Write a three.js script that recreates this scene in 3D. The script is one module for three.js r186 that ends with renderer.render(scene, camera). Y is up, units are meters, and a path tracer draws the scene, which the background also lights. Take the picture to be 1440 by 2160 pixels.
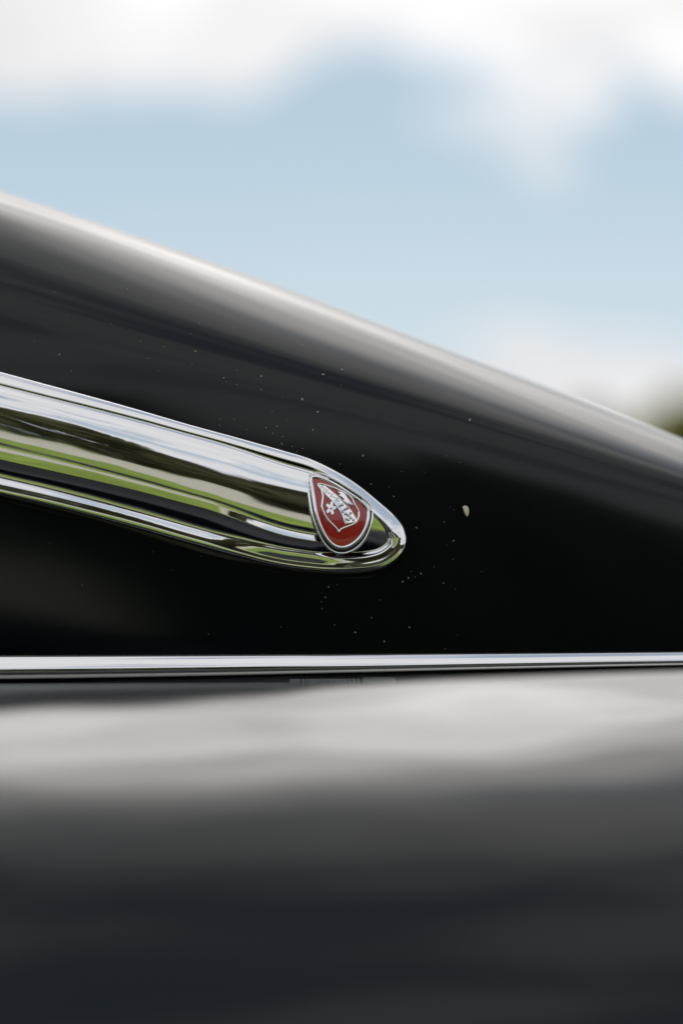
import * as THREE from 'three';
import { mergeGeometries } from 'three/addons/utils/BufferGeometryUtils.js';
import { ImprovedNoise } from 'three/addons/math/ImprovedNoise.js';

// ------------------------------------------------------------------ camera
const scene = new THREE.Scene();
const EYE = 1.0;                                        // lens height above the lawn
const camera = new THREE.PerspectiveCamera(24, 682 / 1024, 0.05, 2000);
camera.position.set(0, EYE, 0);
camera.lookAt(0, EYE, -1);
camera.focus = 1.397;
camera.userData.fStop = 2.0;
scene.add(camera);
const K = 2 * Math.tan(THREE.MathUtils.degToRad(12)) / 2160;   // slope per pixel of the photograph
const renderer = new THREE.WebGLRenderer();
renderer.toneMapping = THREE.LinearToneMapping;
renderer.toneMappingExposure = 1.0;
renderer.shadowMap.enabled = true;

// ------------------------------------------------------------------ small helpers
const R = THREE.MathUtils.degToRad, clamp = THREE.MathUtils.clamp;
const sstep = (a, b, x) => { const t = clamp((x - a) / (b - a), 0, 1); return t * t * (3 - 2 * t); };
const lerp = (a, b, t) => a + (b - a) * t;
function rng(seed) { let s = seed >>> 0; return () => { s = (s + 0x6D2B79F5) >>> 0; let t = Math.imul(s ^ (s >>> 15), 1 | s); t = (t + Math.imul(t ^ (t >>> 7), 61 | t)) ^ t; return ((t ^ (t >>> 14)) >>> 0) / 4294967296; }; }
const noise = new ImprovedNoise();
function fbm(x, y, z, oct) { let a = 0.5, s = 0, n = 0; for (let i = 0; i < oct; i++) { s += a * noise.noise(x, y, z); n += a; x = x * 2.03 + 7.1; y = y * 2.03 + 3.7; z = z * 2.03 + 1.3; a *= 0.5; } return s / n; }
function pchip(keys) {                                  // monotone cubic through [x, y] pairs
  const n = keys.length, x = keys.map(k => k[0]), y = keys.map(k => k[1]), d = [], m = [];
  for (let i = 0; i < n - 1; i++) d.push((y[i + 1] - y[i]) / (x[i + 1] - x[i]));
  for (let i = 0; i < n; i++) m.push(i === 0 ? d[0] : i === n - 1 ? d[n - 2] : d[i - 1] * d[i] <= 0 ? 0 : 2 / (1 / d[i - 1] + 1 / d[i]));
  return (t) => {
    if (t <= x[0]) return y[0] + m[0] * (t - x[0]);
    if (t >= x[n - 1]) return y[n - 1] + m[n - 1] * (t - x[n - 1]);
    let i = 0; while (t > x[i + 1]) i++;
    const h = x[i + 1] - x[i], u = (t - x[i]) / h, u2 = u * u, u3 = u2 * u;
    return (2 * u3 - 3 * u2 + 1) * y[i] + (u3 - 2 * u2 + u) * h * m[i] + (-2 * u3 + 3 * u2) * y[i + 1] + (u3 - u2) * h * m[i + 1];
  };
}
function linear(keys) { return (t) => { if (t <= keys[0][0]) return keys[0][1]; for (let i = 1; i < keys.length; i++) if (t <= keys[i][0]) return lerp(keys[i - 1][1], keys[i][1], (t - keys[i - 1][0]) / (keys[i][0] - keys[i - 1][0])); return keys[keys.length - 1][1]; }; }
function gridGeo(nu, nv, f, flip = false) {             // a smooth sheet of nu x nv points
  const pos = new Float32Array(nu * nv * 3), uv = new Float32Array(nu * nv * 2), idx = [];
  for (let i = 0; i < nu; i++) for (let j = 0; j < nv; j++) { const p = f(i / (nu - 1), j / (nv - 1), i, j), k = i * nv + j; pos.set(p.slice(0, 3), k * 3); uv[k * 2] = p[3] ?? i / (nu - 1); uv[k * 2 + 1] = p[4] ?? j / (nv - 1); }
  for (let i = 0; i < nu - 1; i++) for (let j = 0; j < nv - 1; j++) { const a = i * nv + j, b = a + nv, c = b + 1, d = a + 1; if (flip) idx.push(a, c, b, a, d, c); else idx.push(a, b, c, a, c, d); }
  const g = new THREE.BufferGeometry();
  g.setAttribute('position', new THREE.BufferAttribute(pos, 3)); g.setAttribute('uv', new THREE.BufferAttribute(uv, 2)); g.setIndex(idx); g.computeVertexNormals();
  return g;
}
const names = {};
function numbered(n) { names[n] = (names[n] ?? -1) + 1; return names[n] ? n + '_' + String(names[n]).padStart(3, '0') : n; }
function mesh(name, geo, mat, parent) { const o = new THREE.Mesh(geo, mat); o.name = numbered(name); o.castShadow = o.receiveShadow = true; (parent ?? scene).add(o); return o; }
function group(name, parent) { const o = new THREE.Group(); o.name = numbered(name); (parent ?? scene).add(o); return o; }
function tag(o, label, category, grp) { o.userData.label = label; o.userData.category = category; if (grp) o.userData.group = grp; return o; }

// ------------------------------------------------------------------ sky and sun
const SUN_EL = 45, SUN_AZ = 4;                          // azimuth from straight ahead, to the right
const sunDir = new THREE.Vector3(Math.sin(R(SUN_AZ)) * Math.cos(R(SUN_EL)), Math.sin(R(SUN_EL)), -Math.cos(R(SUN_AZ)) * Math.cos(R(SUN_EL)));
const topEdge = pchip([[-900, 190], [-500, 240], [0, 190], [250, 192], [450, 198], [570, 150], [680, 100], [800, 88], [920, 128], [1020, 130], [1120, 140], [1300, 120], [1370, 150], [1450, 195], [1900, 210], [2300, 150]]);
function skyColour(dx, dy, dz) {
  const el = Math.asin(clamp(dy, -1, 1)) * 180 / Math.PI;
  const h = clamp(dy, 0, 1);
  // clear air: pale at the horizon, deeper blue overhead
  const t = Math.pow(h, 0.55);
  const blue = [lerp(0.72, 0.07, t), lerp(0.872, 0.165, t), lerp(0.94, 0.34, t)];
  // broken cloud seen as a layer from below
  const q = 1 / (h + 0.16);
  const cx = dx * q, cz = dz * q;
  let n = fbm(cx * 2.1 + 11.3, cz * 2.1 - 4.2, 0.7, 6) + 0.55 * fbm(cx * 4.6, cz * 4.6, 5.2, 5);
  let cover = 0.34 + 0.66 * sstep(-0.24, 0.10, n + 0.04);
  // the clouds straight ahead, as they stand over the hood
  if (dz < -0.5 && el < 24) {
    const X = 720 + (dx / -dz) / K, Y = 1080 - (dy / -dz) / K;
    const w = sstep(1.0, 0.5, Math.abs(X - 720) / 2400) * sstep(-700, -250, Y);
    if (w > 0) {
      const wob = 70 * fbm(X / 170, Y / 120, 2.2, 5);
      let c = sstep(24, -24, Y - topEdge(X) + wob);
      const blob = (bx, by, rx, ry, a) => a * Math.exp(-Math.pow(((X - bx + wob * 0.6) / rx) ** 2 + ((Y - by + wob * 0.5) / ry) ** 2, 2));
      c = Math.max(c, blob(1225, 195, 85, 72, 1.0), blob(1120, 215, 120, 70, 0.85), blob(990, 230, 115, 34, 0.6), blob(1155, 350, 65, 52, 0.62), blob(1090, 285, 110, 42, 0.5));
      c = Math.max(c, sstep(-20, 95, Y + 0.16 * (1100 - X) - 650 + wob * 0.8) * sstep(760, 1200, X + wob) * 1.0);
      c = Math.max(c, 0.25 * sstep(330, 800, Y) * sstep(-400, 800, X));
      cover = lerp(cover, c, w);
    }
  }
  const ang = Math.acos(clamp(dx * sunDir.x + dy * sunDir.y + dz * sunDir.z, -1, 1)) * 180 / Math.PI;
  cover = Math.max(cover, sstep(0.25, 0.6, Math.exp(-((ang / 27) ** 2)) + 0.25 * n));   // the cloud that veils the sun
  const bump = 0.5 + 0.5 * fbm(cx * 3 + 3, cz * 3, 9.1, 4);
  const puff = sstep(-0.3, 0.35, fbm(cx * 5.5 + 1.7, cz * 9 + 6, 4.4, 5));
  const cl = 0.715 + 0.10 * bump + 0.07 * puff;
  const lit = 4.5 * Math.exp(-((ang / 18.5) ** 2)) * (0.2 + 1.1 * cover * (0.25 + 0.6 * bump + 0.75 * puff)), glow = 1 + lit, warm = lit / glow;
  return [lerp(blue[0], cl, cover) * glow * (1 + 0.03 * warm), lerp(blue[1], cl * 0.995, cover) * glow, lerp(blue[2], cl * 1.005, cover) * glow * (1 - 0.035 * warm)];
}
{
  const W = 2048, H = 1024, data = new Float32Array(W * H * 4);
  for (let j = 0; j < H; j++) {
    const el = ((j + 0.5) / H - 0.5) * Math.PI, cy = Math.cos(el), sy = Math.sin(el);
    for (let i = 0; i < W; i++) {
      const k = (j * W + i) * 4;
      if (sy < -0.03) { data[k] = 0.55; data[k + 1] = 0.58; data[k + 2] = 0.60; data[k + 3] = 1; continue; }
      const a = ((i + 0.5) / W - 0.5) * 2 * Math.PI;     // u = atan2(z, x) / 2pi + 0.5
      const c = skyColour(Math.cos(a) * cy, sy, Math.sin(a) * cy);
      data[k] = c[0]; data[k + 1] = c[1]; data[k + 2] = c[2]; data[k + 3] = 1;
    }
  }
  const sky = new THREE.DataTexture(data, W, H, THREE.RGBAFormat, THREE.FloatType);
  sky.mapping = THREE.EquirectangularReflectionMapping; sky.magFilter = sky.minFilter = THREE.LinearFilter; sky.needsUpdate = true;
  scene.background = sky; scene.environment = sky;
}
const sun = new THREE.DirectionalLight(new THREE.Color(1, 0.965, 0.91), 0.5);
sun.position.copy(sunDir).multiplyScalar(60); sun.target.position.set(0, 0.5, -1.2); scene.add(sun, sun.target);
sun.castShadow = true; sun.shadow.radius = 150; sun.shadow.mapSize.set(2048, 2048);
Object.assign(sun.shadow.camera, { left: -40, right: 40, top: 40, bottom: -40, near: 1, far: 160 });

// ------------------------------------------------------------------ textures
function noiseTexture(w, h, f, srgb) {
  const d = new Uint8Array(w * h * 4);
  for (let j = 0; j < h; j++) for (let i = 0; i < w; i++) { const c = f(i / w, j / h), k = (j * w + i) * 4; d[k] = c[0] * 255; d[k + 1] = c[1] * 255; d[k + 2] = c[2] * 255; d[k + 3] = 255; }
  const t = new THREE.DataTexture(d, w, h); t.wrapS = t.wrapT = THREE.RepeatWrapping; t.magFilter = t.minFilter = THREE.LinearFilter; if (srgb) t.colorSpace = THREE.SRGBColorSpace; t.needsUpdate = true; return t;
}
const tile = (u, v, s, oct, seed) => { const a = u * 6.28318, b = v * 6.28318; return fbm(Math.cos(a) * s + seed, Math.sin(a) * s + Math.cos(b) * s, Math.sin(b) * s + seed * 2, oct); };
const grassTex = noiseTexture(256, 256, (u, v) => { const n = tile(u, v, 2.0, 5, 1.5), m = tile(u, v, 7, 3, 8.5); const g = 1 + 0.5 * n + 0.5 * m; return [clamp(0.44 * g, 0, 1), clamp(0.52 * g, 0, 1), clamp(0.17 * g, 0, 1)]; }, true);
const gravelTex = noiseTexture(256, 256, (u, v) => { const n = tile(u, v, 1.5, 4, 3.3), m = tile(u, v, 11, 3, 5.5); const g = 1 + 0.2 * n + 0.45 * m; return [clamp(0.69 * g, 0, 1), clamp(0.68 * g, 0, 1), clamp(0.61 * g, 0, 1)]; }, true);
grassTex.repeat.set(200, 200); gravelTex.repeat.set(60, 8);

// ------------------------------------------------------------------ materials
const paint = new THREE.MeshPhysicalMaterial({ color: new THREE.Color().setRGB(0.002, 0.0042, 0.005), roughness: 0.09, metalness: 0, ior: 1.42, specularIntensity: 0, clearcoat: 0.78, clearcoatRoughness: 0.11 });
paint.name = 'black_paint';
const chrome = new THREE.MeshStandardMaterial({ color: new THREE.Color().setRGB(0.86, 0.87, 0.885), metalness: 1, roughness: 0.045 });
const chromeFine = new THREE.MeshStandardMaterial({ color: new THREE.Color().setRGB(0.9, 0.905, 0.91), metalness: 1, roughness: 0.1 });
const enamelMat = new THREE.MeshPhysicalMaterial({ color: new THREE.Color().setRGB(0.42, 0.016, 0.009), roughness: 0.25, clearcoat: 1, clearcoatRoughness: 0.03, ior: 1.5 });
const rubber = new THREE.MeshStandardMaterial({ color: new THREE.Color().setRGB(0.012, 0.012, 0.013), roughness: 0.55 });  // near-black; fills the shaded badge groove and the inner panel
const reflectionGrey = new THREE.MeshStandardMaterial({ color: new THREE.Color().setRGB(0.72, 0.71, 0.66), roughness: 0.6 });  // pale grey standing in for what the moulding's underside reflects
const undersideMat = new THREE.MeshPhysicalMaterial({ color: new THREE.Color().setRGB(0.004, 0.004, 0.0045), roughness: 0.22 });  // near-black for the painted dark underside of the spear
const sealMat = new THREE.MeshStandardMaterial({ color: new THREE.Color().setRGB(0.22, 0.245, 0.24), roughness: 0.5 });
const darkFill = new THREE.MeshStandardMaterial({ color: new THREE.Color().setRGB(0.01, 0.012, 0.012), roughness: 0.4 });
const dustMat = new THREE.MeshStandardMaterial({ color: new THREE.Color().setRGB(0.42, 0.41, 0.38), roughness: 0.9 });
const chaffMat = new THREE.MeshStandardMaterial({ color: new THREE.Color().setRGB(0.75, 0.66, 0.5), roughness: 0.8 });
const grassMat = new THREE.MeshStandardMaterial({ map: grassTex, roughness: 1 });
const gravelMat = new THREE.MeshStandardMaterial({ map: gravelTex, roughness: 1 });
const barkMat = new THREE.MeshStandardMaterial({ color: new THREE.Color().setRGB(0.075, 0.055, 0.04), roughness: 1 });
const leafMats = [[0.095, 0.095, 0.030], [0.11, 0.105, 0.032], [0.5, 0.48, 0.07]].map(c => new THREE.MeshPhysicalMaterial({ color: new THREE.Color().setRGB(...c), roughness: 0.9, side: THREE.DoubleSide, transmission: c[1] > 0.2 ? 0.6 : 0.3, thickness: 0 }));

// ------------------------------------------------------------------ ground
{
  const g = new THREE.PlaneGeometry(900, 900); g.rotateX(-Math.PI / 2);
  const lawn = mesh('lawn', g, grassMat); lawn.userData.kind = 'structure'; lawn.userData.label = 'green lawn the black car stands on';
  const v = new THREE.PlaneGeometry(240, 17, 60, 6); v.rotateX(-Math.PI / 2); v.translate(0, 0.004, 15.0);
  const yard = mesh('gravel_yard', v, gravelMat); yard.userData.kind = 'structure'; yard.userData.label = 'pale gravel yard beside the lawn, mirrored in the chrome';
}

// ------------------------------------------------------------------ the hood
const D0 = 1.40, PX = K * D0;                            // metres per photograph pixel at the hood
const wx = X => (X - 720) * PX, wy = Y => EYE + (1080 - Y) * PX;
const Y_SEAM = wy(1379);
const seamZ = x => -1.396 - 0.09 * x - 0.16 * x * x;
const deep = x => 0.76 + 0.24 * sstep(-0.22, 0.02, x) + 0.55 * sstep(0, 0.3, x);         // the nose leans back more than the flank
// the section: lean of the surface against height, as shares of the crown's height
const lean = pchip([[0, 3.4], [0.3, 4], [0.5, 4.8], [0.6, 6.2], [0.66, 9.5], [0.7, 16], [0.74, 28], [0.79, 45], [0.84, 53], [0.89, 58.5], [0.93, 63], [0.96, 69], [0.98, 75.5], [0.992, 81.5], [1, 86.5]]);
const SEC = 1200, secZ = new Float64Array(SEC + 1);
for (let i = 1; i <= SEC; i++) secZ[i] = secZ[i - 1] - Math.tan(R(lean((i - 0.5) / SEC))) / SEC;
const tuck = new Float64Array(SEC + 1);                     // the flank stands more upright towards the windscreen
for (let i = 1; i <= SEC; i++) tuck[i] = tuck[i - 1] + (Math.tan(R(4.3)) * (1 - sstep(0.14, 0.46, (i - 0.5) / SEC)) - Math.tan(R(5.5)) * sstep(0.46, 0.62, (i - 0.5) / SEC) * (1 - sstep(0.66, 0.8, (i - 0.5) / SEC))) / SEC;
const upright = x => 1 - sstep(-0.22, 0.03, x);
const at = (t, h) => { const f = clamp(h, 0, 1) * SEC, i = Math.min(SEC - 1, Math.floor(f)); return lerp(t[i], t[i + 1], f - i); };
const secZat = (x, h) => deep(x) * at(secZ, h) + upright(x) * at(tuck, h);
// crown heights that put the outline where the photograph has it
const outline = pchip([[-400, 250], [0, 402], [200, 468], [400, 536], [600, 607], [800, 683], [950, 740], [1050, 777], [1200, 833], [1300, 872], [1440, 927], [1700, 1040]]);
const crownKeys = [];
for (let X = -400; X <= 1700; X += 100) {
  let S = (1379 - outline(X)) * PX, x = wx(X);
  for (let it = 0; it < 12; it++) {
    let best = 1e9, bx = 0;
    for (let i = 600; i <= SEC; i++) { const h = i / SEC, z = seamZ(x) + S * secZat(x, h), y = Y_SEAM + S * h, py = 1080 - (y - EYE) / -z / K; if (py < best) { best = py; bx = z; } }
    x = (X - 720) * K * -bx;
    S += (best - outline(X)) * K * -bx;
  }
  crownKeys.push([x, S]);
}
crownKeys.unshift([-1.5, crownKeys[0][1] + 0.12]); crownKeys.push([0.62, 0.035]);
const crown = pchip(crownKeys);
const hoodZ = (x, y) => { const S = crown(x); return seamZ(x) + S * secZat(x, (y - Y_SEAM) / S); };
const X0 = -1.4, X1 = 0.6;
const hoodX = u => { const t = clamp(u, 0, 1); return t < 0.15 ? lerp(X0, -0.4, t / 0.15) : t < 0.93 ? lerp(-0.4, 0.45, (t - 0.15) / 0.78) : lerp(0.45, X1, (t - 0.93) / 0.07); };
const car = tag(group('car'), 'black vintage car with a chrome spear and red crest badge on its hood side', 'car');
const hs = [];                                          // heights of the section's points, closer where it curves
{ let acc = [0]; for (let i = 1; i <= SEC; i++) acc.push(acc[i - 1] + Math.hypot(1 / SEC, secZ[i] - secZ[i - 1]) + R(lean(i / SEC) - lean((i - 1) / SEC)) * 0.25); const tot = acc[SEC]; let k = 0; for (let j = 0; j <= 200; j++) { const want = tot * j / 200; while (k < SEC && acc[k] < want) k++; hs.push(k / SEC); } }
{
  const front = gridGeo(330, 201 + 24, (u, v, i, j) => {
    const x = hoodX(u), S = crown(x), zb = seamZ(x);
    if (j <= 200) return [x, Y_SEAM + S * hs[j], zb + S * secZat(x, hs[j])];
    const q = (j - 200) / 24, zc = -1.95, zt = zb + S * secZat(x, 1), yt = Y_SEAM + S;
    return [x, yt + (0.012 * Math.sin(q * 1.6) * 0.3 - 0.01 * q * q) * 1.0, lerp(zt, zc, q)];
  }, false);
  const hood = mesh('hood', front, paint, car); hood.userData.label = 'glossy black hood side rounding over at the top';
  const far = gridGeo(60, 40, (u, v) => { const x = hoodX(u), S = crown(x), a = v * Math.PI / 2; return [x, Y_SEAM + (S - 0.006) * Math.cos(a), -1.95 - 0.45 * Math.sin(a)]; });
  const inner = mesh('hood_far_side', far, paint, car);
}

// ------------------------------------------------------------------ bright moulding along the seam
function alphaProfile(keys, n) {                          // integrate a lean profile downwards: [t, lean] -> [t, z]
  const f = linear(keys), T = keys[keys.length - 1][0], out = [[0, 0]]; let z = 0;
  for (let i = 1; i <= n; i++) { z += Math.tan(R(f((i - 0.5) / n * T))) * T / n; out.push([i / n * T, z]); }
  return out;
}
{
  const prof = alphaProfile([[0, 78], [1.5, 62], [4, 38], [14, 27], [22, 20], [26.5, 9], [28, 4], [34, 1], [35, -10]], 60);
  const g = gridGeo(160, 62, (u, v, i, j) => {
    const x = lerp(X0, X1, u), s = lerp(1.12, 0.66, sstep(-0.3, 0.3, x));
    const p = j < 61 ? prof[j] : [35, -30];
    return [x, Y_SEAM - p[0] * PX * s, seamZ(x) + (p[1] + 1) * PX * s];
  }, true);
  const m = mesh('seam_molding', g, chrome, car); m.userData.label = 'straight polished strip along the lower edge of the hood';
}

{  // added grey strip; its colour replaces the reflection under the moulding
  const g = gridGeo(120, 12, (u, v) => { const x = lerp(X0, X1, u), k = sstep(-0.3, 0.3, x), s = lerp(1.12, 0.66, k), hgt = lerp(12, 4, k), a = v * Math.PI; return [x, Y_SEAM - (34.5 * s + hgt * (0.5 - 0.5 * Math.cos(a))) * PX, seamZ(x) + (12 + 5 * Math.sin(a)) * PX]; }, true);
  const l = mesh('painted_reflection', g, reflectionGrey, car); l.userData.label = 'thin grey band painted as the reflection on the underside of the polished strip';
}

// ------------------------------------------------------------------ the fender in front
const FD = 1.16, YAW = R(17), fu = new THREE.Vector3(Math.cos(YAW), 0.008, -Math.sin(YAW)), fn = new THREE.Vector3(Math.sin(YAW), 0, Math.cos(YAW));
{
  const contourY = 1437;
  const tau = pchip([[1437, -3.6], [1437.8, 8], [1439.5, 12.5], [1446, 13.8], [1500, 16], [1560, 20], [1620, 25.5], [1680, 31], [1760, 37], [1880, 44], [2020, 51], [2160, 57], [2260, 62]]);
  const pts = [];
  let D = FD, py = contourY; pts.push([0, -(py - 1080) * K * D]);
  let slope = (py - 1080) * K;
  // start just inside the outline and walk towards the camera
  while (py < 2260) {
    const st = py < 1450 ? 0.1 : 2, mid = py + st / 2, td = (mid - 1080) * K, dd = K * st;
    D *= Math.exp(-dd / Math.max(0.004, Math.tan(R(tau(mid))) + td));
    py += st; pts.push([FD - D, -(py - 1080) * K * D]);
  }
  let [w, y] = pts[pts.length - 1], t = 62;               // on down the outer side
  while (t < 90) { t += 1.2; w += 0.012 * Math.cos(R(t)); y -= 0.012 * Math.sin(R(t)); pts.push([w, y]); }
  for (let i = 1; i <= 10; i++) pts.push([w - 0.004 * i, y - 0.035 * i]);
  const back = []; let bw = 0, by = pts[0][1], bt = 5;     // and over the back into the channel
  for (let i = 0; i < 26; i++) { bt += 3.2; bw -= 0.0016 * Math.cos(R(bt)); by -= 0.0016 * Math.sin(R(bt)); back.unshift([bw, by]); }
  back.unshift([bw - 0.002, by - 0.05]);
  const all = back.concat(pts.filter((p, i) => i % 2 === 0 || i < 40 || i > pts.length - 40));
  const P0 = new THREE.Vector3(0, EYE, -FD);
  const g = gridGeo(260, all.length, (u, v, i, j) => { const s = lerp(-1.1, 0.75, u), [a, b] = all[j], bow = -0.03 * s * s; const wv = 0.0017 * noise.noise(s * 7.5, a * 12, 3.1) * sstep(0.0, 0.05, a) + 0.00034 * noise.noise(s * 19, a * 34, 8.1) * sstep(0.0, 0.05, a); return [P0.x + fu.x * s + fn.x * (a + bow), P0.y + fu.y * s + b + wv, P0.z + fu.z * s + fn.z * (a + bow)]; });
  const f = mesh('fender', g, paint, car); f.userData.label = 'glossy black fender top in the blurred foreground';
  // dark channel floor between fender and hood
  const shelf = gridGeo(40, 6, (u, v) => { const s = lerp(-1.1, 0.75, u), x = fu.x * s, zf = -FD + fu.z * s - 0.028; return [x, Y_SEAM - 0.036 - 0.03 * (1 - v) + 0.012 * v, lerp(zf, Math.min(seamZ(x) - 0.045, zf - 0.01), v)]; }, true);
  mesh('channel_floor', shelf, paint, car);
  const wall = gridGeo(40, 3, (u, v) => { const x = lerp(X0, X1, u); return [x, Y_SEAM - 0.006 - 0.13 * v, seamZ(x) - 0.012]; }, true);
  mesh('inner_panel', wall, rubber, car);
}

// ------------------------------------------------------------------ rubber strip pieces seen in the gap under the moulding
{
  const strip = (xa, xb, r, dy) => { const pts = []; for (let i = 0; i <= 20; i++) { const x = lerp(xa, xb, i / 20); pts.push(new THREE.Vector3(x, Y_SEAM - dy, seamZ(x) + 0.0005)); } return new THREE.TubeGeometry(new THREE.CatmullRomCurve3(pts), 40, r, 10); };
  const s = mesh('weather_strip', strip(-0.9, wx(609), 0.0045, 0.0205), sealMat, car); s.userData.label = 'grey rubber weather strip in the gap under the bright strip';
  mesh('strip_end', new THREE.CylinderGeometry(0.00035, 0.00035, 0.009, 8).translate(wx(611), Y_SEAM - 0.0195, seamZ(wx(611)) + 0.005), chromeFine, car);
  const ribs = []; const r = rng(5);
  for (let X = 616; X < 755; X += 5 + 5 * r()) ribs.push(new THREE.CylinderGeometry(0.0007 + 0.0008 * r(), 0.0016, 0.009, 8).translate(wx(X), Y_SEAM - 0.0185, seamZ(wx(X)) + 0.0035 + 0.001 * r()));
  mesh('ribbed_block', mergeGeometries(ribs), sealMat, car);
  mesh('strip_stub', strip(wx(765), wx(832), 0.0042, 0.0175), sealMat, car);
}

// ------------------------------------------------------------------ chrome spear
const topKeys = [[-700, 600], [0, 784], [100, 811], [200, 838], [300, 866], [400, 895], [500, 922], [600, 950], [650, 965], [700, 988], [750, 1018], [800, 1058], [832, 1087], [850, 1111], [857, 1133]];
const botKeys = [[-700, 860], [0, 1040], [100, 1064], [200, 1090], [300, 1118], [400, 1147], [500, 1174], [600, 1196], [660, 1203], [700, 1206], [740, 1207], [783, 1203], [816, 1193], [840, 1176], [853, 1157], [857, 1133]];
const curve2 = keys => new THREE.CatmullRomCurve3(keys.map(k => new THREE.Vector3(k[0], k[1], 0)), false, 'centripetal');
const topC = curve2(topKeys), botC = curve2(botKeys);
const topP = topC.getSpacedPoints(900), botP = botC.getSpacedPoints(900);
const topY = pchip(topKeys), botY = pchip(botKeys);
const ring = topP.filter(p => p.x > 380).concat(botP.filter(p => p.x > 380).reverse());
function distOutline(X, Y) {
  let b = 1e9, k = 0;
  for (let i = 0; i < ring.length; i += 4) { const d = (ring[i].x - X) ** 2 + (ring[i].y - Y) ** 2; if (d < b) { b = d; k = i; } }
  for (let i = Math.max(0, k - 6); i < Math.min(ring.length - 1, k + 6); i++) {
    const p = ring[i], q = ring[i + 1], ex = q.x - p.x, ey = q.y - p.y, l = ex * ex + ey * ey; if (l < 1e-9) continue;
    const t = clamp(((X - p.x) * ex + (Y - p.y) * ey) / l, 0, 1), d = (p.x + ex * t - X) ** 2 + (p.y + ey * t - Y) ** 2; if (d < b) b = d;
  }
  return Math.sqrt(b);
}
const mount = X => lerp(24, 15, sstep(300, 760, X));     // how far the casting stands off the paint, in pixels
// rows: lean, then distance from the upper edge in pixels at X = 0, 450, 640
const rows = [
  [[78, 78, 78], 0, 0, 0], [[46, 46, 46], 3, 3, 3], [[26, 26, 28], 12, 8, 9], [[19, 19, 22], 25, 16, 17], [[-30, -30, -22], 28, 19, 20], [[-12, -12, -16], 29.5, 21, 26], [[40, 40, 36], 31.5, 24, 33], [[24, 24, 24], 35, 28, 37],
  [[14, 14, 14], 58, 52, 56], [[4.6, 6.2, 7], 86, 80, 78], [[-1.2, -1.2, -1.2], 110, 113, 124], [[-3.8, -3.8, -3.8], 135, 133, 143], [[-7, -7, -7], 145, 141, 151],
  [[-12, -12, -12], 148.5, 144, 154], [[-12.5, -12.5, -12], 153, 147.5, 157], [[-3.0, -3.0, -9], 159, 150.5, 161], [[-3.2, -3.2, -6], 165, 154, 163], [[-6, -6, 10], 168, 157, 167], [[-6.8, -7, 12], 183, 169, 178], [[-42, -42, -38], 190, 173, 181], [[-26, -26, -24], 200, 180, 188],
  [[-18, -18, -20], 206, 197, 199], [[-7, -7, -2], 217, 212, 203], [[11, 11, 9], 223, 219, 206], [[14, 13, -5], 231, 225, 212], [[5, 5, -8.5], 239, 232, 226], [[-2, -2, 8], 246, 239, 231], [[-8, -8, -8], 251, 245, 239], [[-55, -55, -55], 253.5, 250, 242], [[-80, -80, -80], 256, 254, 244]];
const NT = 420, tabX0 = -700, tabStep = 10, tab = [];
for (let X = tabX0; X <= 900; X += tabStep) {
  const w = botY(Math.min(X, 855)) - topY(Math.min(X, 855));
  const a = sstep(-40, 450, X), b = sstep(430, 640, X);
  const ba = sstep(430, 575, X), keys = rows.map(r => [lerp(lerp(r[1], r[2], a), r[3], b), lerp(lerp(r[0][0], r[0][1], a), r[0][2], ba)]), T = keys[keys.length - 1][0];
  const f = linear(keys), zs = new Float64Array(NT + 1), x = wx(X);
  for (let i = 1; i <= NT; i++) {
    const t = (i - 0.5) / NT, Y = topY(Math.min(X, 855)) + t * w, y = wy(Y);
    const lh = (hoodZ(x, y - 0.0005) - hoodZ(x, y + 0.0005)) / 0.001;
    zs[i] = zs[i - 1] + (Math.tan(R(f(t * T))) - lh) * w / NT;
  }
  tab.push(zs);
}
function zProfile(X, Y) {
  const t = clamp((Y - topY(Math.min(X, 855))) / Math.max(1, botY(Math.min(X, 855)) - topY(Math.min(X, 855))), 0, 1) * NT;
  const fx = clamp((X - tabX0) / tabStep, 0, tab.length - 1.001), i = Math.floor(fx), j = Math.min(NT - 1, Math.floor(t));
  return lerp(lerp(tab[i][j], tab[i][j + 1], t - j), lerp(tab[i + 1][j], tab[i + 1][j + 1], t - j), fx - i);
}
const rimZ = pchip([[0, 0], [1, 9], [2.5, 10.6], [6, 11.3], [10, 11.9], [15, 11.5], [20, 10.9], [25, 11.0], [29, 11.0], [33, 8], [39, -2], [60, -30]]);
const rimTop = pchip([[0, 0], [2, 3.5], [8, 7.8], [16, 12.2], [23, 15.6], [26, 16.6], [28, 15.2], [32, 8], [38, 0], [60, -20]]);
const floorZ = Y => { const d = Y - 1050; return 16.5 - 0.11 * d - 0.0006 * d * Math.max(0, d); };
const tipEnd = () => tab[Math.round((640 - tabX0) / tabStep)][NT];
function zTip(X, Y) {
    const share = clamp((Y - topY(Math.min(X, 855))) / Math.max(1, botY(Math.min(X, 855)) - topY(Math.min(X, 855))), 0, 1);
  const e = distOutline(X, Y), a = lerp(rimTop(e), rimZ(e), sstep(0.3, 0.75, share)), b = floorZ(Y) - 60 * sstep(27, 14, e), k = 2.2, q = clamp(0.5 + 0.5 * (a - b) / k, 0, 1);
  return lerp(b, a, q) + k * q * (1 - q) + tipEnd() * share * sstep(856, 720, X);
}
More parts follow.
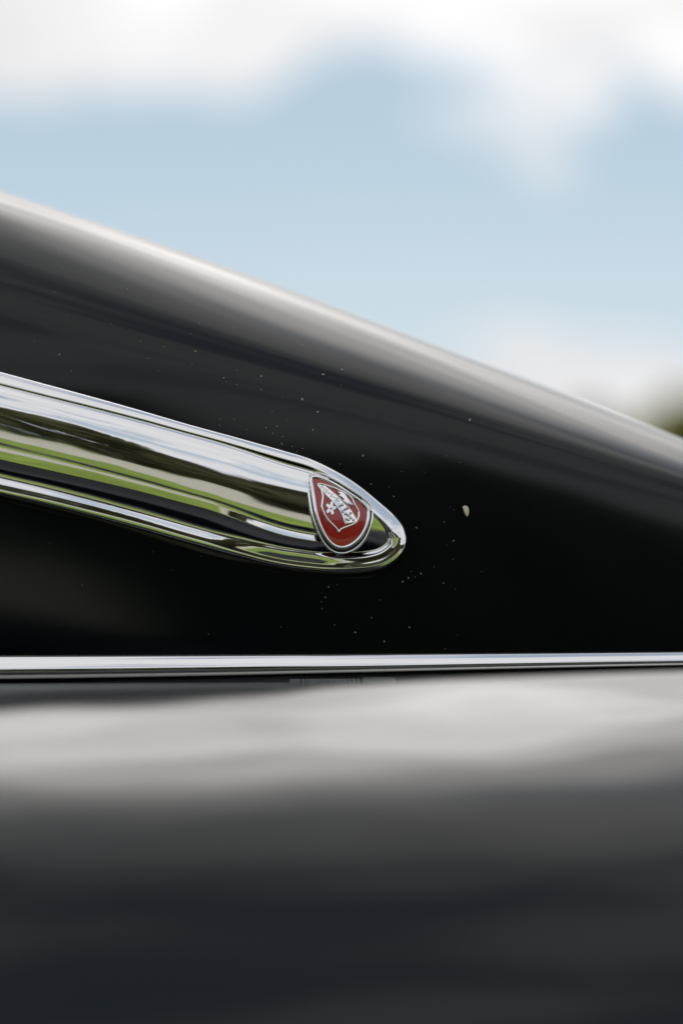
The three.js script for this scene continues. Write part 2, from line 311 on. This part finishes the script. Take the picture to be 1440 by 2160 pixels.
// badge outlines, in photograph pixels
const B = (s) => s.map(p => [640 + p[0] / 9, 980 + p[1] / 9]);
const bezelOut = B([[118, 262], [150, 222], [220, 208], [330, 228], [450, 275], [600, 350], [750, 440], [900, 540], [1050, 640], [1150, 725], [1220, 805], [1250, 880], [1252, 970], [1236, 1080], [1200, 1205], [1132, 1335], [1032, 1455], [910, 1545], [780, 1592], [650, 1588], [540, 1535], [450, 1447], [370, 1328], [300, 1180], [248, 1030], [203, 850], [172, 650], [142, 450], [118, 330]]);
const centre = [715.5, 1084];
const shrink = (pts, d) => { const n = pts.length; return pts.map((p, i) => { const a = pts[(i + n - 1) % n], b = pts[(i + 1) % n], tx = b[0] - a[0], ty = b[1] - a[1], l = Math.hypot(tx, ty); return [p[0] - ty / l * d, p[1] + tx / l * d]; }); };
const badgeC = (X, Y) => { const dx = X - centre[0], dy = Y - centre[1]; return 46 - 0.10 * dx + 0.10 * dy - (dx * dx * 1.0 + dy * dy) / 720; };
const smoothRing = (pts, n, ten = 0.5) => new THREE.CatmullRomCurve3(pts.map(p => new THREE.Vector3(p[0], p[1], 0)), true, 'catmullrom', ten).getSpacedPoints(n).slice(0, n).map(p => [p.x, p.y]);
const bez = smoothRing(bezelOut, 220);
function inside(poly, X, Y) { let c = false; for (let i = 0, j = poly.length - 1; i < poly.length; j = i++) if ((poly[i][1] > Y) !== (poly[j][1] > Y) && X < (poly[j][0] - poly[i][0]) * (Y - poly[i][1]) / (poly[j][1] - poly[i][1]) + poly[i][0]) c = !c; return c; }
function spearZ(X, Y) {
  const m = sstep(650, 750, X + (Y - 1080) * -0.10);
  let z = m <= 0 ? zProfile(X, Y) : m >= 1 ? zTip(X, Y) : lerp(zProfile(X, Y), zTip(X, Y), m);
  z += 0.30 * noise.noise(X / 150, (Y - 0.27 * X) / 34, 1.7) + 0.05 * noise.noise(X / 50, (Y - 0.27 * X) / 16, 4.2);   // the slight ripple of old plating
  if (X > 640 && X < 785 && inside(bez, X, Y)) z = Math.min(z, badgeC(X, Y) - 7 - mount(X));
  return z;
}
const place = (X, Y, h) => { const x = wx(X), y = wy(Y); return [x, y, hoodZ(x, y) + h * PX]; };
{
  const nu = 420, nv = 230;
  // pairs across the spear: upper and lower share of length
  const tipPair = u => { const q = u < 0.22 ? lerp(0, 0.44, u / 0.22) : lerp(0.44, 1, (u - 0.22) / 0.78); return q; };
  const pos = (C, q) => C[Math.min(900, Math.round(q * 900))];
  const g = gridGeo(nu, nv + 2, (u, v, i, j) => {
    const q = tipPair(u), qi = q * 900, k = Math.min(899, Math.floor(qi)), a = topP[k].clone().lerp(topP[k + 1], qi - k), b = botP[k].clone().lerp(botP[k + 1], qi - k);
    if (j === 0) return place(a.x, a.y + 1, -14);
    if (j === nv + 1) return place(b.x, b.y - 3, spearZ(b.x, b.y) + mount(b.x) - 8);
    const t = (j - 1) / (nv - 1), e = t < 0.5 ? 0.5 * Math.pow(2 * t, 1.15) : 1 - 0.5 * Math.pow(2 * (1 - t), 1.15);
    const X = lerp(a.x, b.x, e), Y = lerp(a.y, b.y, e);
    return place(X, Y, (j === 1 ? 0 : spearZ(X, Y)) + mount(X));
  }, true);
  
  const s = mesh('spear_trim', g, chrome, car); s.userData.label = 'long chrome spear ending in a rounded point';
  // black band coloured in for the dark underside of the spear
  const low = botP.filter(p => p.x > -690), up = topP.filter(p => p.x > 700).reverse(), path = low.concat(up).filter((p, i) => i % 3 === 0);
  const n = path.length, underside = gridGeo(n, 15, (u, v, i, j) => {
    const p = path[i], a = path[Math.max(0, i - 2)], b = path[Math.min(n - 1, i + 2)], l = Math.hypot(b.x - a.x, b.y - a.y), nx = -(b.y - a.y) / l, ny = (b.x - a.x) / l;
    const f = i / n, isUp = i >= Math.floor(low.length / 3), width = isUp ? lerp(3, 1, sstep(856, 740, p.x)) : lerp(3, 17, sstep(858, 790, p.x)), top = Math.max(2, spearZ(p.x - nx * 0.5, p.y - ny * 0.5) + mount(p.x) - 2.5);
    const q = v * Math.PI / 2, X = p.x + nx * (width * Math.sin(q) * 1.0 - 1.5) + nx * 0.5 * Math.sin(v * 18), Y = p.y + ny * (width * Math.sin(q) - 1.5) + ny * 0.5 * Math.sin(v * 18);
    return place(X, Y, lerp(-1, top, Math.cos(q)));
  }, true);
  const pd = mesh('painted_underside', underside, undersideMat, car); pd.userData.label = 'black band painted as the dark underside of the chrome spear';
}
// ------------------------------------------------------------------ badge
{
  const badge = group('badge', car); badge.userData.label = 'red enamel badge with a chrome coat of arms';
  const sweep = (pts, r, lift, flat = 1, closed = true) => {
    const c = new THREE.CatmullRomCurve3(pts.map(p => new THREE.Vector3(...place(p[0], p[1], badgeC(p[0], p[1]) + lift))), closed, 'catmullrom', 0.4);
    return new THREE.TubeGeometry(c, pts.length * 2, r * PX, 12, closed);
  };
  const fill = (pts, lift, dome, rings = 24) => {         // a domed plate inside an outline
    let cx = 0, cy = 0; for (const p of pts) { cx += p[0] / pts.length; cy += p[1] / pts.length; }
    return gridGeo(rings, pts.length + 1, (u, v, i, j) => { const p = pts[j % pts.length], X = lerp(cx, p[0], u), Y = lerp(cy, p[1], u); return place(X, Y, badgeC(X, Y) + lift + dome * (1 - u ** 6)); });
  };
  const cupLine = smoothRing(shrink(bezelOut, -5.5).map(p => [p[0], p[1] + (p[1] > 1110 ? 3.5 * sstep(1110, 1150, p[1]) : 0)]), 160);
  const mid = smoothRing(shrink(bezelOut, 3.2), 160), enamelLine = smoothRing(shrink(bezelOut, 5.2), 160);
  mesh('cup_rim', sweep(cupLine, 3.0, -4.5), chrome, badge);
  const grooveShadeGeo = gridGeo(161, 3, (u, v, i, j) => { const a = cupLine[i % 160], b = mid[i % 160], X = lerp(a[0], b[0], v), Y = lerp(a[1], b[1], v); return place(X, Y, badgeC(X, Y) - 5.2); });
  mesh('groove_shade', grooveShadeGeo, rubber, badge);  // black ribbon drawn for the shade in the recess around the bezel
  mesh('bezel', sweep(mid, 3.9, -0.6), chrome, badge);
  mesh('enamel', fill(enamelLine, -0.6, 1.4), enamelMat, badge);
  // beaded edge where the spear meets the badge
  const beads = []; const lo = cupLine.filter(p => p[0] < 690 && p[1] > 1004 && p[1] < 1122); const br = rng(9);
  lo.forEach((p, i) => { if (i % 1 === 0) { const q = place(p[0] + 1 + br(), p[1], badgeC(p[0], p[1]) - 2.6); beads.push(new THREE.SphereGeometry((1.0 + 0.5 * br()) * PX, 7, 5).translate(...q)); } });
  const bd = mesh('beaded_edge', mergeGeometries(beads), chromeFine, badge); bd.userData.kind = 'stuff';
  // raised devices: extruded outlines laid on the dome
  const raised = (pts, holes, depth, bevel) => {
    const sh = new THREE.Shape(pts.map(p => new THREE.Vector2(p[0], -p[1])));
    for (const h of holes) sh.holes.push(new THREE.Path(h.map(p => new THREE.Vector2(p[0], -p[1]))));
    const g = new THREE.ExtrudeGeometry(sh, { depth: depth, bevelEnabled: true, bevelSize: bevel, bevelThickness: bevel, bevelSegments: 3, curveSegments: 8 });
    const a = g.attributes.position;
    for (let i = 0; i < a.count; i++) { const X = a.getX(i), Y = -a.getY(i), q = place(X, Y, badgeC(X, Y) + 0.4 + a.getZ(i)); a.setXYZ(i, ...q); }
    g.computeVertexNormals(); return g;
  };
  const shield = smoothRing(B([[285, 372], [355, 375], [440, 400], [570, 440], [700, 500], [800, 545], [870, 595], [930, 660], [965, 750], [1020, 840], [1045, 905], [1040, 995], [1005, 1080], [930, 1135], [850, 1165], [760, 1200], [700, 1235], [668, 1275], [640, 1225], [570, 1150], [480, 1060], [410, 960], [375, 870], [350, 795], [358, 720], [372, 600], [348, 500], [300, 425]]), 150, 0.35);
  mesh('shield_outline', sweep(shield, 2.2, 1.2), chromeFine, badge);
  mesh('diagonal_band', raised(B([[300, 385], [400, 400], [470, 455], [560, 530], [650, 605], [735, 675], [830, 770], [905, 880], [975, 985], [1012, 1062], [940, 1090], [860, 1105], [785, 1120], [768, 1060], [740, 970], [690, 880], [625, 790], [560, 705], [480, 625], [415, 555], [355, 470]]), [], 1.6, 0.9), chromeFine, badge);
  // checks on the upper half of the band, domed studs on the lower half
  const checks = []; for (const [cx, cy] of [[360, 415], [435, 505], [535, 585], [630, 660]]) for (let a = -1; a <= 1; a++) for (let b = -1; b <= 1; b++) if ((a + b) % 2 === 0 || a === 0) { const X = 640 + (cx + a * 30 + b * 12) / 9, Y = 980 + (cy + a * 8 + b * 26) / 9; checks.push(new THREE.BoxGeometry(1.9 * PX, 1.2 * PX, 1 * PX).translate(...place(X, Y, badgeC(X, Y) + 3.0))); }
  mesh('checks', mergeGeometries(checks), darkFill, badge);
  const studs = [], pits = [];
  for (const [cx, cy] of [[680, 790], [735, 765], [740, 890], [790, 850], [830, 830], [800, 935], [845, 965], [890, 925], [800, 1040], [850, 1050], [940, 1050], [890, 1010]]) { const X = 640 + cx / 9, Y = 980 + cy / 9; studs.push(new THREE.SphereGeometry(2.3 * PX, 12, 8).translate(...place(X, Y, badgeC(X, Y) + 2.6))); pits.push(new THREE.TorusGeometry(2.5 * PX, 0.55 * PX, 6, 14).translate(...place(X, Y, badgeC(X, Y) + 3.0))); }
  mesh('studs', mergeGeometries(studs), chromeFine, badge);
  mesh('stud_recesses', mergeGeometries(pits), darkFill, badge);
  const flower = []; for (let i = 0; i < 60; i++) { const a = i / 60 * 6.28318, r = 8.6 + 3.2 * Math.sign(Math.cos(a * 5 + 0.4)) * Math.sqrt(Math.abs(Math.cos(a * 5 + 0.4))); flower.push([640 + 522 / 9 + r * Math.cos(a) * 0.9, 980 + 828 / 9 + r * Math.sin(a) * 1.18]); }
  const hole = []; for (let i = 0; i < 18; i++) { const a = -i / 18 * 6.28318; hole.push([640 + 525 / 9 + 2.5 * Math.cos(a), 980 + 840 / 9 + 3 * Math.sin(a)]); }
  mesh('rosette', raised(flower, [hole], 1.4, 0.8), chromeFine, badge);
  mesh('heraldic_beast', raised(B([[645, 512], [700, 528], [690, 500], [745, 520], [790, 560], [835, 640], [880, 700], [935, 770], [870, 745], [850, 720], [848, 752], [800, 712], [765, 690], [770, 650], [725, 610], [678, 588], [705, 560]]), [], 1.6, 0.8), chromeFine, badge);
}

// ------------------------------------------------------------------ dust on the paint
const onHood = (X, Y) => { let z = -1.4, x, y; for (let i = 0; i < 25; i++) { x = (X - 720) * K * -z; y = EYE + (1080 - Y) * K * -z; z = lerp(z, hoodZ(x, y), 0.7); } return [x, y, z]; };
const hoodNormal = (x, y) => new THREE.Vector3(-(hoodZ(x + 0.001, y) - hoodZ(x - 0.001, y)) / 0.002, -(hoodZ(x, y + 0.001) - hoodZ(x, y - 0.001)) / 0.002, 1).normalize();
{
  const r = rng(77), bits = [];
  const put = (X, Y, s, long = 1) => {
    const p = onHood(X, Y), n = hoodNormal(p[0], p[1]);
    const g = new THREE.IcosahedronGeometry(1, 1), a = g.attributes.position, ph = r() * 10;
    for (let i = 0; i < a.count; i++) { const k = 1 + 0.45 * noise.noise(a.getX(i) * 1.7 + ph, a.getY(i) * 1.7, a.getZ(i) * 1.7); a.setXYZ(i, a.getX(i) * k, a.getY(i) * k * long, a.getZ(i) * k * 0.55); }
    g.rotateZ(r() * 6.28); g.scale(s * PX, s * PX, s * PX); g.applyQuaternion(new THREE.Quaternion().setFromUnitVectors(new THREE.Vector3(0, 0, 1), n)); g.translate(p[0] + n.x * 0.0001, p[1] + n.y * 0.0001, p[2] + n.z * 0.0001);
    g.computeVertexNormals(); bits.push(g);
  };
  const seen = '63,487,2.6 50,489,1.6 125,534,1.6 131,566,1.2 137,499,1.2 182,554,1.1 211,583,1.1 225,555,1.1 269,609,1.5 297,720,1.4 313,756,1.1 346,731,1.2 353,572,1.5 398,632,1.2 402,704,1.5 412,741,2.2 421,683,1.3 438,659,1.2 438,619,1.2 492,692,1.3 475,632,1.4 552,700,1.3 234,682,1.2 126,748,2 472,797,2 477,805,1.2 499,781,1.3 551,794,2.2 499,811,1.3 551,822,1.6 494,884,1.3 464,884,1.2 463,897,1.2 574,868,1.3 520,906,1.3 561,902,1.6 584,899,1.8 575,914,1.5 596,921,1.4 595,937,1.6 616,942,1.5 638,946,1.5 592,935,1.2 626,953,1.3 637,842,3.4 681,790,3.0 637,729,2.2 721,780,2.6 670,869,2.4 660,907,2.2 765,961,2.6 782,1021,1.7 830,1047,1.6 878,1113,1.9 936,1101,1.5 956,1141,1.9 887,1210,1.8 861,1219,1.8 849,1227,2 935,1230,1.7 693,1238,1.6 686,1260,1.7 679,1284,1.4 678,1270,1.1 783,1303,1.4 749,1334,2 705,1318,1.3 863,1323,1.8 810,1353,1.9 938,1369,1.3 990,886,3.2 875,1217,1.2 1015,1206,1.1 955,1180,1.0';
  for (const s of seen.split(' ')) { const [X, Y, q] = s.split(',').map(Number); put(X, Y, q * 0.6, q > 1.7 ? 1.5 : 1.1); }
  for (let i = 0; i < 70; i++) { const X = 20 + 1000 * r(), Y = outline(X) + 60 + (1360 - outline(X) - 60) * r(); if (Y > topY(X) - 6 && Y < botY(X) + 14 && X < 870) continue; put(X, Y, 0.35 + 0.4 * r()); }
  const d = mesh('dust_specks', mergeGeometries(bits), dustMat, car); d.userData.kind = 'stuff'; d.userData.label = 'pale specks of dust on the black paint';
  // one larger flake
  const p = onHood(983, 1078), n = hoodNormal(p[0], p[1]), g = new THREE.SphereGeometry(1, 20, 14), a = g.attributes.position;
  for (let i = 0; i < a.count; i++) { const v = a.getY(i), k = 1 + 0.28 * v; a.setXYZ(i, a.getX(i) * k * 5.6 - 1.5 * v + (v > 0.6 && a.getX(i) < 0 ? -2.2 : 0), v * 11.5, a.getZ(i) * 2.4); }
  g.scale(PX, PX, PX); g.applyQuaternion(new THREE.Quaternion().setFromUnitVectors(new THREE.Vector3(0, 0, 1), n)); g.translate(p[0], p[1], p[2] + 0.0004); g.computeVertexNormals();
  tag(mesh('chaff_flake', g, chaffMat), 'small cream flake stuck to the black hood right of the badge', 'flake');
}

// ------------------------------------------------------------------ trees
function makeTree(seed, h, w, mat, nLeaf) {
  const r = rng(seed), t = group('tree');
  const limbs = [];
  const limb = (a, b, ra, rb) => { const c = new THREE.CatmullRomCurve3([a, a.clone().lerp(b, 0.5).add(new THREE.Vector3((r() - 0.5) * 0.2, 0.1, (r() - 0.5) * 0.2)), b]); const g = new THREE.TubeGeometry(c, 6, 1, 7), p = g.attributes.position; for (let i = 0; i < p.count; i++) { const k = Math.floor(i / 8) / 6, m = c.getPointAt(clamp(k, 0, 1)), v = new THREE.Vector3().fromBufferAttribute(p, i).sub(m).multiplyScalar(lerp(ra, rb, k)).add(m); p.setXYZ(i, v.x, v.y, v.z); } g.computeVertexNormals(); limbs.push(g); };
  limb(new THREE.Vector3(0, -0.1, 0), new THREE.Vector3(0.1, h * 0.62, 0), h * 0.032, h * 0.012);
  const lobes = [];
  for (let i = 0; i < 15; i++) { const a = r() * 6.28, y = 0.13 + 0.77 * r(), rr = w * (0.16 + 0.3 * r()) * (1.15 - Math.abs(y - 0.5) * 1.1); const c = new THREE.Vector3(Math.cos(a) * rr, h * y, Math.sin(a) * rr); lobes.push([c, w * (0.17 + 0.12 * r())]); if (i < 9) limb(new THREE.Vector3(0, h * (0.2 + 0.3 * r()), 0), c, h * 0.012, h * 0.004); }
  lobes.push([new THREE.Vector3(0, h * 0.9, 0), w * 0.17]);
  mesh('trunk', mergeGeometries(limbs), barkMat, t).name = 'trunk';
  const pos = new Float32Array(nLeaf * 12), idx = [], v = new THREE.Vector3(), e = new THREE.Euler(), m = new THREE.Matrix4();
  const s = w * 0.035;
  for (let i = 0; i < nLeaf; i++) {
    const [c, rad] = lobes[Math.floor(r() * lobes.length)];
    v.set(r() * 2 - 1, r() * 2 - 1, r() * 2 - 1).normalize().multiplyScalar(rad * (0.55 + 0.5 * r())); v.y *= 0.8; v.add(c);
    m.makeRotationFromEuler(e.set(r() * 6, r() * 6, r() * 6)); const q = s * (0.6 + 0.8 * r());
    [[-1, -0.6], [1, -0.6], [1, 0.6], [-1, 0.6]].forEach(([a, b], k) => { const p = new THREE.Vector3(a * q, b * q, k % 2 * q * 0.3).applyMatrix4(m).add(v); pos.set([p.x, Math.min(p.y, h), p.z], i * 12 + k * 3); });
    const o = i * 4; idx.push(o, o + 1, o + 2, o, o + 2, o + 3);
  }
  const g = new THREE.BufferGeometry(); g.setAttribute('position', new THREE.BufferAttribute(pos, 3)); g.setIndex(idx); g.computeVertexNormals();
  mesh('crown', g, mat, t).name = 'crown';
  return t;
}
const protos = [makeTree(3, 9, 7.5, leafMats[0], 9000), makeTree(8, 8, 8, leafMats[1], 9000), makeTree(15, 7, 6.5, leafMats[0], 8000)];
const rowSpots = []; { const r = rng(21); for (let i = 0; i < 30; i++) { const x = -60 + i * 4.1 + (r() - 0.5) * 1.6; rowSpots.push([x, 24.5 + r() * 4, r() * 6.28, (0.82 + 0.33 * r()) * lerp(0.55, 1.05, sstep(-12, 2, x))]); } }
rowSpots.forEach(([x, z, a, s], i) => {
  const t = i < 3 ? protos[i] : protos[i % 3].clone(); if (i >= 3) { t.name = numbered('tree'); scene.add(t); }
  t.position.set(x, 0, z); t.rotation.y = a; t.scale.setScalar(s);
  tag(t, 'dark leafy tree in the row across the gravel yard, mirrored in the chrome', 'tree', 'trees in a row across the gravel yard');
});
{  // unseen leafy screen added to close the sky gaps under the crowns
  const r = rng(61), n = 26000, pos = new Float32Array(n * 12), idx = [], v = new THREE.Vector3(), m = new THREE.Matrix4(), e = new THREE.Euler();
  for (let i = 0; i < n; i++) {
    const x = -66 + 132 * r(), h = 3.4 + 0.9 * noise.noise(x * 0.35, 1, 2);
    v.set(x, h * Math.pow(r(), 0.8), 31.5 + (r() - 0.5) * 2.2); m.makeRotationFromEuler(e.set(r() * 6, r() * 6, r() * 6)); const q = 0.22 * (0.6 + 0.8 * r());
    [[-1, -0.6], [1, -0.6], [1, 0.6], [-1, 0.6]].forEach(([a, b], k) => { const p = new THREE.Vector3(a * q, b * q, 0).applyMatrix4(m).add(v); pos.set([p.x, p.y, p.z], i * 12 + k * 3); });
    const o = i * 4; idx.push(o, o + 1, o + 2, o, o + 2, o + 3);
  }
  const g = new THREE.BufferGeometry(); g.setAttribute('position', new THREE.BufferAttribute(pos, 3)); g.setIndex(idx); g.computeVertexNormals();
  tag(mesh('added_hedge', g, leafMats[0]), 'long dark row of leaves added unseen behind the trees to close bright gaps in the reflections', 'added_hedge');
}
{
  const d = 70, bush = makeTree(31, 1, 1.0, leafMats[2], 16000), H = EYE + (1080 - 832) * K * d;
  bush.scale.set(H * 1.5, H, H * 1.2); bush.position.set((1472 - 720) * K * d, 0, -d);
  tag(bush, 'blurred olive tree beyond the hood at the right edge of the photo', 'tree');
  const d2 = 110, far = makeTree(44, 1, 1.1, leafMats[1], 7000), H2 = EYE + (1080 - 862) * K * d2;
  far.scale.set(H2 * 0.5, H2, H2 * 0.5); far.position.set((1226 - 720) * K * d2, 0, -d2);
  tag(far, 'distant tree top just showing over the hood edge under the white cloud', 'tree');
}
renderer.render(scene, camera);
